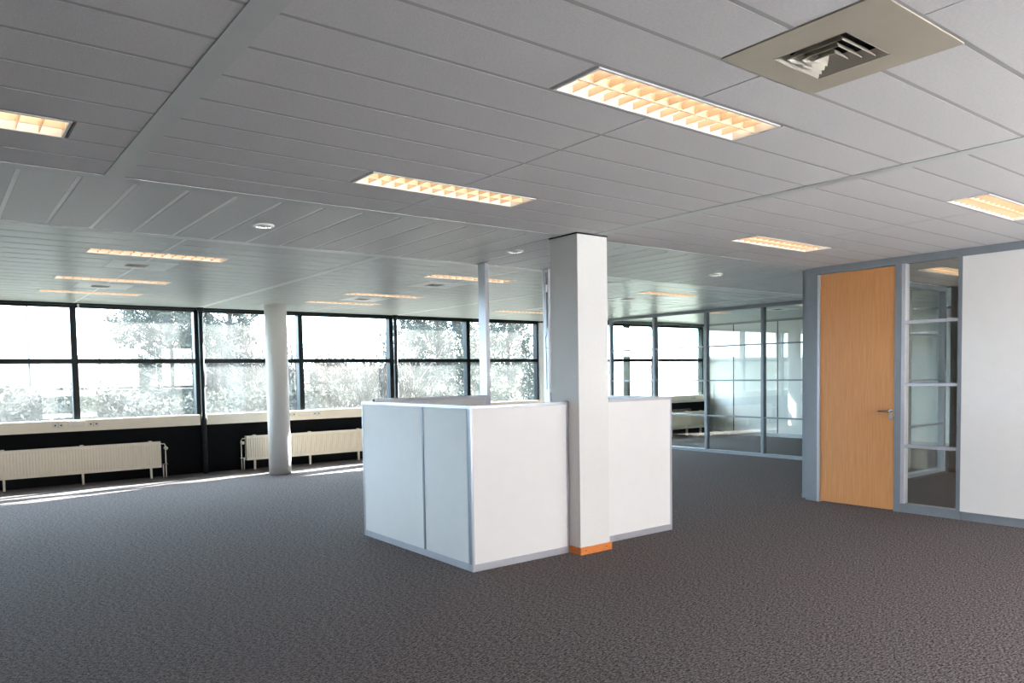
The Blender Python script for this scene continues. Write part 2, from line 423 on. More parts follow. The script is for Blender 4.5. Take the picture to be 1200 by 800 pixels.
# ------------------------------------------------------------------ north windows
win_n = [0]
def window(x0, x1, y, z0, z1, zt, label=None, st=0.042, dep=0.07, mats=('darkframe', 'winglass')):
    win_n[0] += 1
    w = empty('window_%d' % win_n[0], ((x0 + x1) / 2, y, z0))
    struct(w, label, 'window')
    loc = Vector(w.location)
    def sh(mb):
        mb.v = [tuple(Vector(p) - loc) for p in mb.v]; return mb
    f = MB()
    f.box(x0, x0 + st, y - dep, y + dep, z0, z1); f.box(x1 - st, x1, y - dep, y + dep, z0, z1)
    sh(f).build('stile', M[mats[0]], w)
    f = MB(); f.box(x0 + st, x1 - st, y - dep, y + dep, z1 - 0.03, z1); f.box(x0 + st, x1 - st, y - dep, y + dep, z0, z0 + 0.025)
    sh(f).build('head_and_sill', M[mats[0]], w)
    sh(B(x0 + st, x1 - st, y - dep, y + dep, zt - 0.034, zt + 0.034)).build('transom', M[mats[0]], w)
    sh(B(x0 + st, x1 - st, y + 0.02, y + 0.028, z0 + 0.025, zt - 0.034)).build('lower_pane', M[mats[1]], w)
    sh(B(x0 + st, x1 - st, y + 0.02, y + 0.028, zt + 0.034, z1 - 0.03)).build('upper_pane', M[mats[1]], w)
    return w
mull = [-8.84, -7.07, -5.3, -3.55, -1.8, -0.03, 1.735, 3.49, 5.245, 7.05, 8.83, 10.70]
wl = {5: 'window bay at the left photo edge with a lamp post outside', 6: 'window bay left of the first dark post, pine and hedge outside',
      7: 'window bay behind the round white column', 8: 'window bay right of the round column, bare shrubs outside',
      9: 'window bay right of the second dark post, spreading pine outside', 10: 'last window bay before the pale pier'}
for i in range(len(mull) - 1):
    window(mull[i], mull[i + 1], YN, 0.93, 2.665, 1.837, wl.get(i))
window(10.95, XG - 0.03, YN, 0.93, 2.665, 1.837)
window(XG + 0.12, 12.62, YF, 0.90, 2.62, 1.815, 'leftmost window bay seen through the glazed partition')
window(12.62, 13.55, YF, 0.90, 2.62, 1.815, 'middle window bay seen through the glazed partition')
window(13.55, XE - 0.16, YF, 0.90, 2.62, 1.815, 'right window bay seen through the glazed partition')
struct(B(XE - 0.16, XE, YF - 0.07, YF + 0.07, 0.85, H).build('wall_north.003', M['colwhite']))
# glazed return between the two facades (behind the square column)
ret = empty('window_%d' % (win_n[0] + 1), (XG, YF + 0.5, 0.9)); struct(ret)
o = B(-0.03, 0.05, -0.4, -0.36, -0.9, 1.8).build('stile', M['darkframe'], ret)
o = B(-0.01, -0.002, -0.36, 0.34, 0.0, 1.75).build('pane', M['winglass'], ret)
o = B(-0.02, 0.03, -0.36, 0.34, -0.9, 0.0).build('apron_panel', M['apron'], ret)
win_n[0] += 1
# south windows
for a, b in SOUTH:
    window(a, b, YS - 0.06, 0.35, 2.66, 1.30, None, dep=0.05)
window(8.5, 10.12, YS - 0.06, 0.93, 2.66, 1.80, None, dep=0.05)  # unseen side office windows, added to brighten its beige end wall
window(10.12, 11.75, YS - 0.06, 0.93, 2.66, 1.80, None, dep=0.05)
# dark ceiling-edge trim above the windows
trim(B(XW, XG - 0.02, YN - 0.10, YN - 0.07, 2.667, H + .01), M['darkframe'], 'dark edge trim along the top of the main windows', 'trim')
trim(B(XW, XG - 0.02, YN - 0.068, YN - 0.02, 2.69, H + .03), M['gaplight'])
trim(B(XG + .06, XE, YF - 0.10, YF - 0.07, 2.64, H + .01), M['darkframe'])
trim(B(XW, XG, YN - 0.02, YN + 0.13, 2.665, H + .1), M['darkframe'])
trim(B(XG + .05, XE, YF - 0.06, YF + 0.13, 2.62, H + .1), M['darkframe'])
struct(B(XG - 0.05, XG + 0.06, YF + .1, YN + 0.12, 2.65, H + .1).build('wall_return', M['darkframe']))

# dark interior window posts
def window_post(x, y, label):
    p = empty('window_post', (x, y, 0)); tag(p, label, 'post', 'dark posts in front of the windows')
    MB().tube([(0, 0, 0), (0, 0, 2.655)], 0.036, 20).build('shaft', M['darkframe'], p, smooth=False)
    MB().tube([(0, 0, 2.640), (0, 0, 2.697)], 0.055, 20).build('cap', M['darkframe'], p)
    return p
window_post(3.525, 12.83, 'slim dark post before the windows, left of the round column')
window_post(7.085, 12.83, 'slim dark post before the windows, behind the low white enclosure')
window_post(13.50, 11.98, 'dark post before the window inside the glazed room')

# ------------------------------------------------------------------ cable trunking with sockets
def trunking(x0, x1, y, label):
    o = empty('cable_trunking', ((x0 + x1) / 2, y, 0.795)); tag(o, label, 'cable trunking', 'cream trunking below the windows')
    L = (x1 - x0) / 2
    B(-L, L, -0.0, 0.13, 0.0, 0.168).build('body', M['cream'], o, bevel=0.004)
    B(-L + .002, L - .002, -0.006, 0.004, 0.052, 0.118).build('cover_strip', M['cream'], o, bevel=0.0015)
    return o
trunking(-8.8, 3.47, 12.84, 'long cream trunking ledge under the windows left of the first dark post')
trunking(3.58, 7.04, 12.84, 'cream trunking ledge passing behind the round white column')
trunking(7.13, 10.70, 12.84, 'cream trunking ledge hidden behind the low white enclosure')
trunking(13.56, XE - 0.22, 11.93, 'cream trunking ledge inside the glazed room')
def socket(x, y, z, label):
    s = empty('socket_outlet', (x, y, z)); tag(s, label, 'socket', 'double sockets on the window trunking')
    fr = B(-0.075, 0.075, -0.012, 0.0, -0.04, 0.04).build('face_plate', M['plastic'], s, bevel=0.003)
    for dx in (-0.037, 0.037):
        MB().tube([(dx, -0.0125, 0), (dx, -0.002, 0)], 0.012, 16).build('socket_well', M['dark'], s)
    B(-0.0015, 0.0015, -0.0128, -0.005, -0.036, 0.036).build('divider', M['gapstrip'], s)
    return s
def blank(x, y, z, label):
    s = empty('data_plate', (x, y, z)); tag(s, label, 'data outlet', 'data plates on the window trunking')
    B(-0.108, 0.108, -0.014, 0.0, -0.042, 0.042).build('face_plate', M['plastic'], s, bevel=0.004)
    for k in range(4):
        B(-0.086 + k * 0.045, -0.052 + k * 0.045, -0.0155, -0.01, -0.012, 0.012).build('port_cover', M['cream'], s, bevel=0.001)
    return s
SY = 12.834
socket(1.47, SY, 0.895, 'double socket left of the data plate on the left trunking')
blank(1.70, SY, 0.900, 'long data plate between two sockets on the left trunking')
socket(1.93, SY, 0.895, 'double socket right of the data plate on the left trunking')
socket(5.00, SY, 0.897, 'double socket partly hidden by the round white column')
blank(5.23, SY, 0.90, 'long data plate on the trunking right of the round column')
socket(5.46, SY, 0.897, 'double socket farthest right of the round column')
socket(14.75, 11.924, 0.885, 'double socket on the trunking in the glazed room')

# ------------------------------------------------------------------ radiators
def radiator(cx, y, length, valve, label):
    r = empty('radiator', (cx, y, 0)); tag(r, label, 'radiator', 'cream panel radiators')
    L = length / 2; z0, z1 = 0.165, 0.565
    # fluted front sheet
    v = []; f = []
    n = int(length / 0.0385); p = length / n
    prof = []
    for i in range(n):
        xa = -L + i * p
        prof += [(xa, 0.0), (xa + p * 0.18, 0.0), (xa + p * 0.30, 0.018), (xa + p * 0.66, 0.018), (xa + p * 0.82, 0.0)]
    prof.append((L, 0.0))
    zs = [(z0, 0.0), (z0 + 0.035, 0.0), (z0 + 0.047, 1), (z1 - 0.047, 1), (z1 - 0.035, 0.0), (z1, 0.0)]
    for z, k in zs:
        for xx, d in prof: v.append((xx, -0.045 + d * k, z))
    m = len(prof)
    for a in range(len(zs) - 1):
        for i in range(m - 1):
            f.append((a * m + i, a * m + i + 1, (a + 1) * m + i + 1, (a + 1) * m + i))
    raw('front_panel', v, f, M['radiator'], r)
    B(-L, L, -0.030, 0.045, z0 + .004, z1 - 0.004).build('core', M['radiator'], r)
    g = MB(); g.box(-L, L, -0.047, 0.047, z1 - 0.004, z1 + 0.006)
    g.build('top_grille', M['radiator'], r)
    B(-L - 0.004, -L, -0.047, 0.047, z0, z1 + .006).build('side_cover', M['radiator'], r)
    B(L, L + 0.004, -0.047, 0.047, z0, z1 + .006).build('side_cover', M['radiator'], r)
    for xx in (-L + 0.14, 0.02, L - 0.14):
        b = B(xx - 0.014, xx + 0.014, -0.02, 0.02, 0.0, z0 + 0.01).build('leg', M['radiator'], r)
        B(xx - 0.022, xx + 0.022, -0.03, 0.03, z1 + .004, z1 + 0.022).build('bracket_clip', M['radiator'], r, bevel=0.004)
    sx = L + 0.005 if valve > 0 else -L - 0.005
    d = valve
    MB().tube([(sx, 0, 0.535), (sx + d * 0.06, 0, 0.53), (sx + d * 0.075, 0, 0.50), (sx + d * 0.075, 0, 0.20), (sx + d * 0.075, 0, 0.0)], 0.0085, 10).build('supply_pipe', M['radiator'], r, smooth=True)
    MB().tube([(sx, 0, 0.205), (sx + d * 0.10, 0, 0.205)], 0.012, 10).build('valve_block', M['chrome'], r)
    MB().tube([(sx + d * 0.035, 0, 0.205), (sx + d * 0.035, 0, 0.0)], 0.0085, 10).build('return_pipe', M['radiator'], r, smooth=True)
    MB().tube([(sx + d * 0.070, -0.09, 0.465), (sx + d * 0.070, -0.08, 0.465), (sx + d * 0.070, -0.015, 0.465)], [0.018, 0.026, 0.026], 16).build('thermostat_knob', M['plastic'], r)
    return r
radiator(1.735, 12.80, 2.20, 1, 'cream radiator under the windows at the left photo edge')
radiator(5.28, 12.80, 2.20, -1, 'cream radiator standing behind the round white column')
radiator(8.88, 12.80, 2.20, 1, 'cream radiator hidden behind the low white enclosure')
radiator(14.42, 11.88, 1.35, 1, 'cream radiator inside the glazed room')

# ------------------------------------------------------------------ columns
rc = empty('round_column', (4.42, 11.90, 0)); tag(rc, 'round white column near the windows', 'column')
MB().tube([(0, 0, 0.0), (0, 0, H - 0.004)], 0.172, 64).build('shaft', M['colwhite'], rc, smooth=False)
for p in rc.children[0].data.polygons: p.use_smooth = len(p.vertices) == 4
B(-0.26, 0.26, -0.26, 0.26, H - 0.004, H - 0.0005).build('ceiling_collar', M['plank'], rc)
sc = empty('square_column', (4.468, 4.845, 0)); tag(sc, 'square white column beside the low white enclosure, orange base board', 'column')
B(-0.172, 0.172, -0.175, 0.175, 0.0, H - 0.012).build('shaft', M['columnwhite'], sc, bevel=0.004)
B(-0.185, 0.185, -0.19, 0.19, 0.0, 0.062).build('base_board', M['orange'], sc, bevel=0.002)
B(-0.176, 0.176, -0.18, 0.18, H - 0.012, H - 0.001).build('shadow_gap', M['dark'], sc)  # solid plate, the shade of the ceiling groove put into its dark colour
for dx in (-0.125, 0.12):
    MB().tube([(dx, -0.1915, 0.034), (dx, -0.188, 0.034)], 0.005, 10).build('screw', M['dark'], sc)

# ------------------------------------------------------------------ low white enclosure
PT = 0.05
def low_partition(kind_label, a, b, y_or_x, along, splits, group='white partitions of the low enclosure', out=-1, ends=(True, True), name='low_partition', PZ=1.296):
    # along='x': from x=a..b with outer face at y=y_or_x ; along='y' likewise; thickness goes inward (out * -1)
    p = empty(name, (0, 0, 0)); tag(p, kind_label, 'partition', group)
    def bx(s0, s1, d0, d1, z0, z1):
        d0, d1 = (-out) * d0, (-out) * d1
        lo, hi = sorted((y_or_x + d0, y_or_x + d1))
        return (s0, s1, lo, hi, z0, z1) if along == 'x' else (lo, hi, s0, s1, z0, z1)
    pos = [a] + splits + [b]
    for i in range(len(pos) - 1):
        B(*bx(pos[i] + 0.012, pos[i + 1] - 0.012, 0.004, PT - 0.004, 0.056, PZ - 0.026)).build('panel', M['white'], p)
    B(*bx(a, b, -0.001, PT + .001, PZ - 0.028, PZ)).build('top_rail', M['alu'], p, bevel=0.003)
    B(*bx(a, b, 0.0, PT, 0.042, 0.058)).build('bottom_rail', M['alu'], p, bevel=0.002)
    B(*bx(a + .001, b - .001, 0.003, PT - 0.003, 0.0, 0.042)).build('plinth', M['alu'], p)
    for s in splits:
        B(*bx(s - 0.0125, s + 0.0125, -0.0005, PT, 0.058, PZ - 0.028)).build('joint_profile', M['aludark'], p)
    if ends[0] == 'slim':
        B(*bx(a - .0006, a + 0.017, -0.0006, 0.014, 0.0, PZ - 0.001)).build('corner_post', M['alu'], p, bevel=0.002)
        B(*bx(a, a + 0.014, 0.014, PT - .002, 0.056, PZ - 0.026)).build('panel_edge', M['aludark'], p)
    elif ends[0]: B(*bx(a, a + 0.022, -0.0005, PT, 0.0, PZ - 0.001)).build('end_post', M['alu'], p, bevel=0.002)
    if ends[1]: B(*bx(b - 0.022, b, -0.0005, PT, 0.0, PZ - 0.001)).build('end_post', M['alu'], p, bevel=0.002)
    return p
low_partition('low white two-panel partition facing the windows, left side of the enclosure', 4.854, 6.655, 3.287, 'y', [5.527], out=-1, ends=(False, True))
low_partition('low white partition left of the square column, facing the camera', 3.287, 4.292, 4.803, 'x', [], out=-1, ends=('slim', True))
low_partition('low white partition right of the square column, facing the camera', 4.645, 5.672, 4.85, 'x', [], out=-1)
low_partition('low white partition closing the right side of the enclosure', 4.902, 6.42, 5.672, 'y', [5.65], out=1)
low_partition('low white partition at the back of the enclosure, ending at a tall post', 3.338, 4.645, 6.52, 'x', [], out=1, PZ=1.322)
# dark gap profile between front panel and column
gp = bpy.data.objects
def tall_post(x0, x1, y0, y1, label):
    p = empty('partition_post', ((x0 + x1) / 2, (y0 + y1) / 2, 0)); tag(p, label, 'post', 'full height posts of the enclosure')
    cx, cy = (x1 - x0) / 2, (y1 - y0) / 2
    B(-cx, cx, -cy, cy, 0, H - 0.003).build('shaft', M['alu'], p, bevel=0.003)
    return p
tall_post(4.646, 4.692, 6.47, 6.60, 'tall aluminium post at the end of the low back partition, left one')
p2 = tall_post(5.487, 5.58, 6.44, 6.54, 'tall aluminium post just left of the square column')
cp = MB().tube([(5.480, 6.47, 2.655), (5.480, 6.465, 2.5), (5.482, 6.465, 2.3), (5.480, 6.466, 2.06), (5.472, 6.464, 1.97), (5.456, 6.465, 1.93), (5.462, 6.465, 1.86), (5.468, 6.467, 1.72), (5.470, 6.467, 1.45), (5.468, 6.467, 1.36)], 0.0045, 6).build('hanging_cable', M['wire'])
tag(cp, 'thin dark cable hanging down the post left of the square column', 'cable')
MB().tube([(5.478, 6.468, 2.52), (5.478, 6.468, 2.44)], 0.012, 8).build('plug', M['whitecable'], cp)
MB().tube([(5.464, 6.467, 1.84), (5.466, 6.467, 1.80)], 0.012, 8).build('plug', M['whitecable'], cp)
sb = empty('junction_box', (5.533, 6.43, 1.345)); tag(sb, 'small white junction box on the post left of the square column', 'junction box')
B(-0.045, 0.045, -0.02, 0.009, -0.02, 0.02).build('housing', M['plastic'], sb, bevel=0.003)
B(-0.038, 0.038, -0.023, -0.018, -0.014, 0.014).build('lid', M['plastic'], sb, bevel=0.001)

# ------------------------------------------------------------------ door partition: door, frame, sidelight
door = empty('door_1', (XD, 4.33, 0)); struct(door, 'beech veneer door in a grey frame, closed', 'door')
def dp(mb, name, mat, bevel=0.0, par=None):
    mb.v = [(x - XD, y - 4.33, z) for x, y, z in mb.v]
    return mb.build(name, mat, par or door, bevel=bevel)
dp(B(XD - .004, XD + .094, 3.268, 4.94, 2.625, H + .008), 'head_rail', M['greyframe'])
dp(B(XD, XD + .094, 4.845, 4.94, 0.045, 2.625), 'end_panel', M['greyframe'])
dp(B(XD - .008, XD + .10, 4.845, 4.95, 0.035, 0.047), 'end_foot_cap', M['greyframe'])
dp(B(XD + .004, XD + .09, 4.848, 4.937, 0.0, 0.036), 'end_foot', M['greyframe'])
dp(B(XD - .006, XD + .094, 4.783, 4.847, 0.0, 2.625), 'frame_post', M['greyframe'], 0.002)
dp(B(XD - .016, XD + .06, 4.758, 4.785, 0.0, 2.61), 'hinge_profile', M['alu'], 0.002)
dp(B(XD - .004, XD + .094, 3.838, 3.908, 0.0, 2.625), 'frame_post', M['greyframe'], 0.002)
dp(B(XD + .003, XD + .043, 3.912, 4.757, 0.012, 2.612), 'leaf', M['wood'], 0.001)
hd = MB().tube([(XD - 0.003, 3.938, 1.072), (XD - 0.045, 3.938, 1.072), (XD - 0.052, 3.945, 1.072), (XD - 0.052, 4.055, 1.072)], 0.0095, 14)
h = dp(hd, 'handle', M['chrome']); 
dp(MB().tube([(XD + 0.003, 3.938, 1.072), (XD - 0.008, 3.938, 1.072)], 0.025, 24), 'handle_rose', M['chrome'])
dp(MB().tube([(XD + 0.003, 3.938, 1.010), (XD - 0.010, 3.938, 1.010)], 0.026, 24), 'lock_rose', M['chrome'])
# sidelight
win_n[0] += 1
sl = empty('window_%d' % win_n[0], (XD, 3.55, 0)); struct(sl, 'narrow glazed sidelight of four panes beside the beech door', 'window')
def sp(mb, name, mat, bevel=0.0):
    mb.v = [(x - XD, y - 3.55, z) for x, y, z in mb.v]
    return mb.build(name, mat, sl, bevel=bevel)
sp(B(XD - .002, XD + .092, 3.802, 3.838, 0.087, 2.625), 'stile', M['alu'], 0.002)
sp(B(XD + .0, XD + .092, 3.268, 3.288, 0.087, 2.625), 'stile', M['greyframe'], 0.002)
sp(B(XD + .008, XD + .082, 3.268, 3.838, 0.0, 0.075), 'base', M['greyframe'])
sp(B(XD - .004, XD + .094, 3.268, 3.838, 0.073, 0.095), 'bottom_rail', M['greyframe'], 0.002)
zz = [0.095, 0.708, 1.358, 2.010, 2.625]
for z in zz[1:4]:
    sp(B(XD + .004, XD + .086, 3.288, 3.802, z - 0.016, z + 0.016), 'glazing_bar', M['alu'], 0.002)
for i in range(4):
    sp(B(XD + .040, XD + .048, 3.288, 3.802, zz[i] + (0.016 if i else 0), zz[i + 1] - (0.016 if i < 3 else 0)), 'pane', M['sideglass'])

# ------------------------------------------------------------------ glazed partitions
def glazed_run(name, s_posts, along, c, zrails, label, mat='partglass', w=0.054, depth=0.09):
    g = empty(name, (0, 0, 0)); tag(g, label, 'glazed partition')
    def bx(s0, s1, d0, d1, z0, z1):
        return (s0, s1, c + d0, c + d1, z0, z1) if along == 'x' else (c + d0, c + d1, s0, s1, z0, z1)
    a, b = min(s_posts), max(s_posts)
    B(*bx(a - w / 2, b + w / 2, -0.003, depth + .003, H - 0.055, H + .006)).build('head_rail', M['greyframe'], g)
    B(*bx(a - w / 2, b + w / 2, -0.003, depth + .003, 0.0, 0.055)).build('base_rail', M['greyframe'], g)
    for s in s_posts:
        B(*bx(s - w / 2, s + w / 2, 0, depth, 0.055, H - 0.055)).build('post', M['greyframe'], g, bevel=0.002)
    zs = [0.055] + zrails + [H - 0.055]
    sp_ = sorted(s_posts)
    for i in range(len(sp_) - 1):
        s0, s1 = sp_[i] + w / 2, sp_[i + 1] - w / 2
        for z in zrails:
            B(*bx(s0, s1, 0.015, depth - .015, z - 0.013, z + 0.013)).build('glazing_bar', M['greyframe'], g)
        for k in range(len(zs) - 1):
            z0 = zs[k] + (0.013 if k else 0); z1 = zs[k + 1] - (0.013 if k < len(zs) - 2 else 0)
            B(*bx(s0, s1, depth / 2 - .004, depth / 2 + .004, z0, z1)).build('pane', M[mat], g)
    return g
glazed_run('glazed_partition', [11.70, 10.46, 9.165, 7.93, 6.67, 5.42], 'y', XG, [0.695, 1.360, 2.00], 'tall glazed partition with slim grey bars in front of the far white room')
glazed_run('glazed_partition', [8.27, 9.36, 10.60, 11.865], 'x', 4.95, [0.705, 1.358, 2.005], 'glazed partition of the side office seen through the sidelight', mat='sideglass')

# far room corner: conduit and coiled cable
cd = MB().tube([(XE - 0.03, 11.95, 0.06), (XE - 0.03, 11.95, 2.2), (XE - 0.03, 11.95, 2.55)], 0.014, 8).build('cable_conduit', M['whitecable'])
tag(cd, 'thin white conduit running up the far corner of the glazed room', 'conduit')
MB().tube([(XE - 0.03, 11.82, 0.06), (XE - 0.03, 11.82, 1.35)], 0.010, 8).build('riser', M['whitecable'], cd)
pts = []
for i in range(90):
    t = i / 89 * math.pi * 7
    pts.append((15.10 + 0.14 * math.sin(t * 1.07), 11.45 + 0.30 * math.cos(t) + 0.05 * math.sin(2.3 * t), 0.02 + 0.012 * (i / 15) * (0.6 + 0.4 * math.sin(t * 2))))
cc = MB().tube(pts, 0.012, 6).build('cable_coil', M['whitecable'], smooth=True)
tag(cc, 'heap of white cable on the floor in the glazed room corner', 'cable')

# ------------------------------------------------------------------ ceiling lights
def lamp_proto(name, cells=13):
    e = empty(name, (0, 0, H))
    fr = MB(); L, W = 0.602, 0.138; t = 0.012
    fr.box(-L, L, -W, -W + t, -0.004, 0.012); fr.box(-L, L, W - t, W, -0.004, 0.012)
    fr.box(-L, -L + t, -W + t, W - t, -0.004, 0.012); fr.box(L - t, L, -W + t, W - t, -0.004, 0.012)
    fr.build('frame', M['lampframe'], e)
    hs = MB()
    hs.box(-L + .004, L - .004, -W + .004, -W + .008, 0.012, 0.07); hs.box(-L + .004, L - .004, W - .008, W - .004, 0.012, 0.07)
    hs.box(-L + .004, -L + .008, -W + .008, W - .008, 0.012, 0.07); hs.box(L - .008, L - .004, -W + .008, W - .008, 0.012, 0.07)
    hs.build('housing', M['lampframe'], e)
    B(-L + .008, L - .008, -W + .008, W - .008, 0.062, 0.068).build('glow_panel', M['lampglow'], e)
    for s in (-1, 1):
        MB().tube([(-L + .02, s * 0.066, 0.050), (L - .02, s * 0.066, 0.050)], 0.010, 10).build('tube', M['tube'], e)
    lv = MB()
    lv.box(-L + t, L - t, -0.003, 0.003, 0.0, 0.036)
    n = cells
    for i in range(1, n):
        x = -L + t + (2 * (L - t)) * i / n
        for s in (-1, 1):
            ya, yb = sorted((s * 0.004, s * (W - t)))
            lv.box(x - 0.0012, x + 0.0012, ya, yb, 0.003, 0.034)
    lv.build('louvre', M['louvre'], e)
    return e
labels1 = {0: 'twin-strip ceiling light nearest the camera, beside the beige air vent', 1: 'twin-strip ceiling light in mineral tiles, near the long ceiling bar left of the square column',
           2: 'ceiling light cut by the left photo edge, left of the wide ceiling bar', 3: 'ceiling light cut by the right photo edge, above the white wall panel',
           4: 'ceiling light between the square column and the beech door', 6: 'ceiling light inside the side office, seen through the sidelight', 7: 'unseen ceiling light added to brighten the beige end wall of the side office'}
labelsN = {0: 'left ceiling light nearest of three above the left windows', 1: 'left ceiling light, middle of three above the left windows', 2: 'left ceiling light closest to the left windows, last of three',
           3: 'ceiling light crossed by the left tall post', 4: 'middle ceiling light right of the round column, between two vents', 5: 'ceiling light nearest the windows right of the round column',
           6: 'ceiling light just right of the square column, before the glazed partition', 7: 'ceiling light behind the square column, metal plank ceiling', 8: 'ceiling light nearest the windows, seen between the two tall posts',
           9: 'ceiling light inside the glazed room, behind its right pane', 10: 'ceiling light inside the glazed room, deeper one'}
proto = None
for lst, lab in ((lamps1, labels1), (lampsN, labelsN)):
    for i, (lx, ly) in enumerate(lst):
        if i not in lab: continue
        if proto is None: o = proto = lamp_proto('ceiling_light')
        else: o = copy_tree(proto)
        o.location = (lx, ly, H)
        tag(o, lab[i], 'ceiling light', 'recessed louvred ceiling lights')

# ------------------------------------------------------------------ air vents
def vent_proto(plate_mat, half_x, half_y, gx, gy, ox=0.0, oy=0.0, blade='ventblade', name='air_vent', drop=0.004):
    e = empty(name, (0, 0, H))
    p = MB()
    z0, z1 = -drop, 0.004
    p.box(-half_x, half_x, -half_y, oy - gy, z0, z1); p.box(-half_x, half_x, oy + gy, half_y, z0, z1)
    p.box(-half_x, ox - gx, oy - gy, oy + gy, z0, z1); p.box(ox + gx, half_x, oy - gy, oy + gy, z0, z1)
    p.build('plate', M[plate_mat], e)
    d = MB()
    d.box(ox - gx, ox + gx, oy - gy, oy + gy, 0.066, 0.070)
    d.box(ox - gx - .004, ox - gx, oy - gy, oy + gy, 0.004, 0.07); d.box(ox + gx, ox + gx + .004, oy - gy, oy + gy, 0.004, 0.07)
    d.box(ox - gx, ox + gx, oy - gy - .004, oy - gy, 0.004, 0.07); d.box(ox - gx, ox + gx, oy + gy, oy + gy + .004, 0.004, 0.07)
    d.build('duct', M['dark'], e)
    for k in range(4):
        s = 1.0 - k * 0.235
        ax, ay = gx * s * 0.97, gy * s * 0.97
        bx_, by_ = ax - gx * 0.15, ay - gy * 0.15
        zo, zi = -0.001 - 0.0035 * k, 0.026 - 0.0035 * k
        b = MB()
        o4 = [(ox - ax, oy - ay), (ox + ax, oy - ay), (ox + ax, oy + ay), (ox - ax, oy + ay)]
        i4 = [(ox - bx_, oy - by_), (ox + bx_, oy - by_), (ox + bx_, oy + by_), (ox - bx_, oy + by_)]
        for q in range(4):
            r = (q + 1) % 4
            b.face([o4[q] + (zo,), o4[r] + (zo,), i4[r] + (zi,), i4[q] + (zi,)])
            b.face([o4[q] + (zo - .003,), o4[r] + (zo - .003,), i4[r] + (zi - .003,), i4[q] + (zi - .003,)])
            b.face([o4[q] + (zo,), o4[r] + (zo,), o4[r] + (zo - .003,), o4[q] + (zo - .003,)])
        if k == 3:
            b.face([p_ + (zi - .003,) for p_ in i4])
        b.build('louvre_cone', M[blade], e)
    return e
bv = vent_proto('ventplate', 0.306, 0.300, 0.158, 0.145, 0.015, 0.045)
bv.location = (2.71, 1.507, H); tag(bv, 'large beige square air vent in the tiles beside the nearest ceiling light', 'air vent')
vp = None
vlab = {0: 'white air vent between the first two lights on the left', 1: 'white air vent nearest the left windows', 2: 'white air vent in front of the left tall post, nearer one',
        3: 'white air vent right of the round column near the windows', 4: 'white air vent beside the light right of the square column', 5: 'white air vent seen between the two tall posts', 6: 'air vent inside the glazed room'}
for i, (vx, vy) in enumerate(ventsN):
    if vp is None: o = vp = vent_proto('ventwhite', 0.295, 0.29, 0.10, 0.10, -0.03, 0.02, blade='ventblade')
    else: o = copy_tree(vp)
    o.location = (vx, vy, H); tag(o, vlab[i], 'air vent', 'white square ceiling vents')

# ------------------------------------------------------------------ round downlights
def downlight():
    e = empty('downlight', (0, 0, H))
    MB().ring(0, 0, 0.062, 0.080, -0.014, 0.0).build('rim', M['ventwhite'], e)
    MB().tube([(0, 0, -0.0005), (0, 0, 0.0015)], 0.063, 32).build('glow_disc', M['downglow'], e)
    lv = MB()
    for k in range(-2, 3):
        x = k * 0.021; h = math.sqrt(max(0.0, 0.061 ** 2 - x * x))
        lv.box(x - 0.0022, x + 0.0022, -h, h, -0.013, -0.001)
    lv.box(-0.061, 0.061, -0.002, 0.002, -0.0125, -0.001)
    lv.build('louvre', M['dark'], e)
    return e
dl = None
for (x, y), lb in (((2.07, 5.765), 'round downlight left of the middle in the corridor ceiling band'), ((4.44, 5.69), 'round downlight above the low enclosure, left of the square column'), ((7.56, 5.77), 'round downlight right of the square column')):
    if dl is None: o = dl = downlight()
    else: o = copy_tree(dl)
    o.location = (x, y, H); tag(o, lb, 'downlight', 'round downlights in the corridor ceiling')
hk = empty('blind_bracket', (1.80, 12.86, 2.66)); tag(hk, 'tiny white bracket at the top of the left window mullion', 'bracket')
B(-0.012, 0.012, -0.02, 0.02, -0.035, 0.02).build('clip', M['ventwhite'], hk, bevel=0.002)

# ------------------------------------------------------------------ outdoors
GZ = -0.9
gv, gf = [], []
xs = [-300 + 20 * i for i in range(41)]; ys = [-120 + 8 * i for i in range(16)] + [14 + 5 * i for i in range(1, 60)]
def gz(x, y):
    if y < 24: return GZ
    t = min(1.0, (y - 24) / 140.0)
    k = 1.0 if x < 20 else max(0.25, 1 - (x - 20) / 90)
    return GZ + 7.2 * (t * t * (3 - 2 * t)) * k
for y in ys:
    for x in xs: gv.append((x, y, gz(x, y)))
nx = len(xs)
for j in range(len(ys) - 1):
    for i in range(nx - 1):
        gf.append((j * nx + i, j * nx + i + 1, (j + 1) * nx + i + 1, (j + 1) * nx + i))
struct(B(-60, 60, -40, YS - 0.4, GZ - 0.1, GZ + 0.05).build('bounce_terrace', M['bouncepaving']))  # unseen pale paving added to bounce light up onto the ceiling
struct(raw('field', gv, gf, M['grass'], smooth=True), 'pale green field rising behind the hedge outside', 'field')
hv, hf = [], []
N = 60
for i in range(N + 1):
    x = -100 + 900 * i / N
    zt_ = 12 + 7 * math.sin(i * 0.21 + 0.6) + 2.5 * math.sin(i * 0.7) + random.uniform(-0.6, 0.6)
    hv += [(x, 480, -4), (x, 500, zt_ * 0.9), (x, 540, zt_), (x, 640, -4)]
for i in range(N):
    for k in range(3):
        a = 4 * i + k; hf.append((a, a + 4, a + 5, a + 1))
struct(raw('hill', hv, hf, M['hill']), 'low wooded hill on the far horizon outside', 'hill')

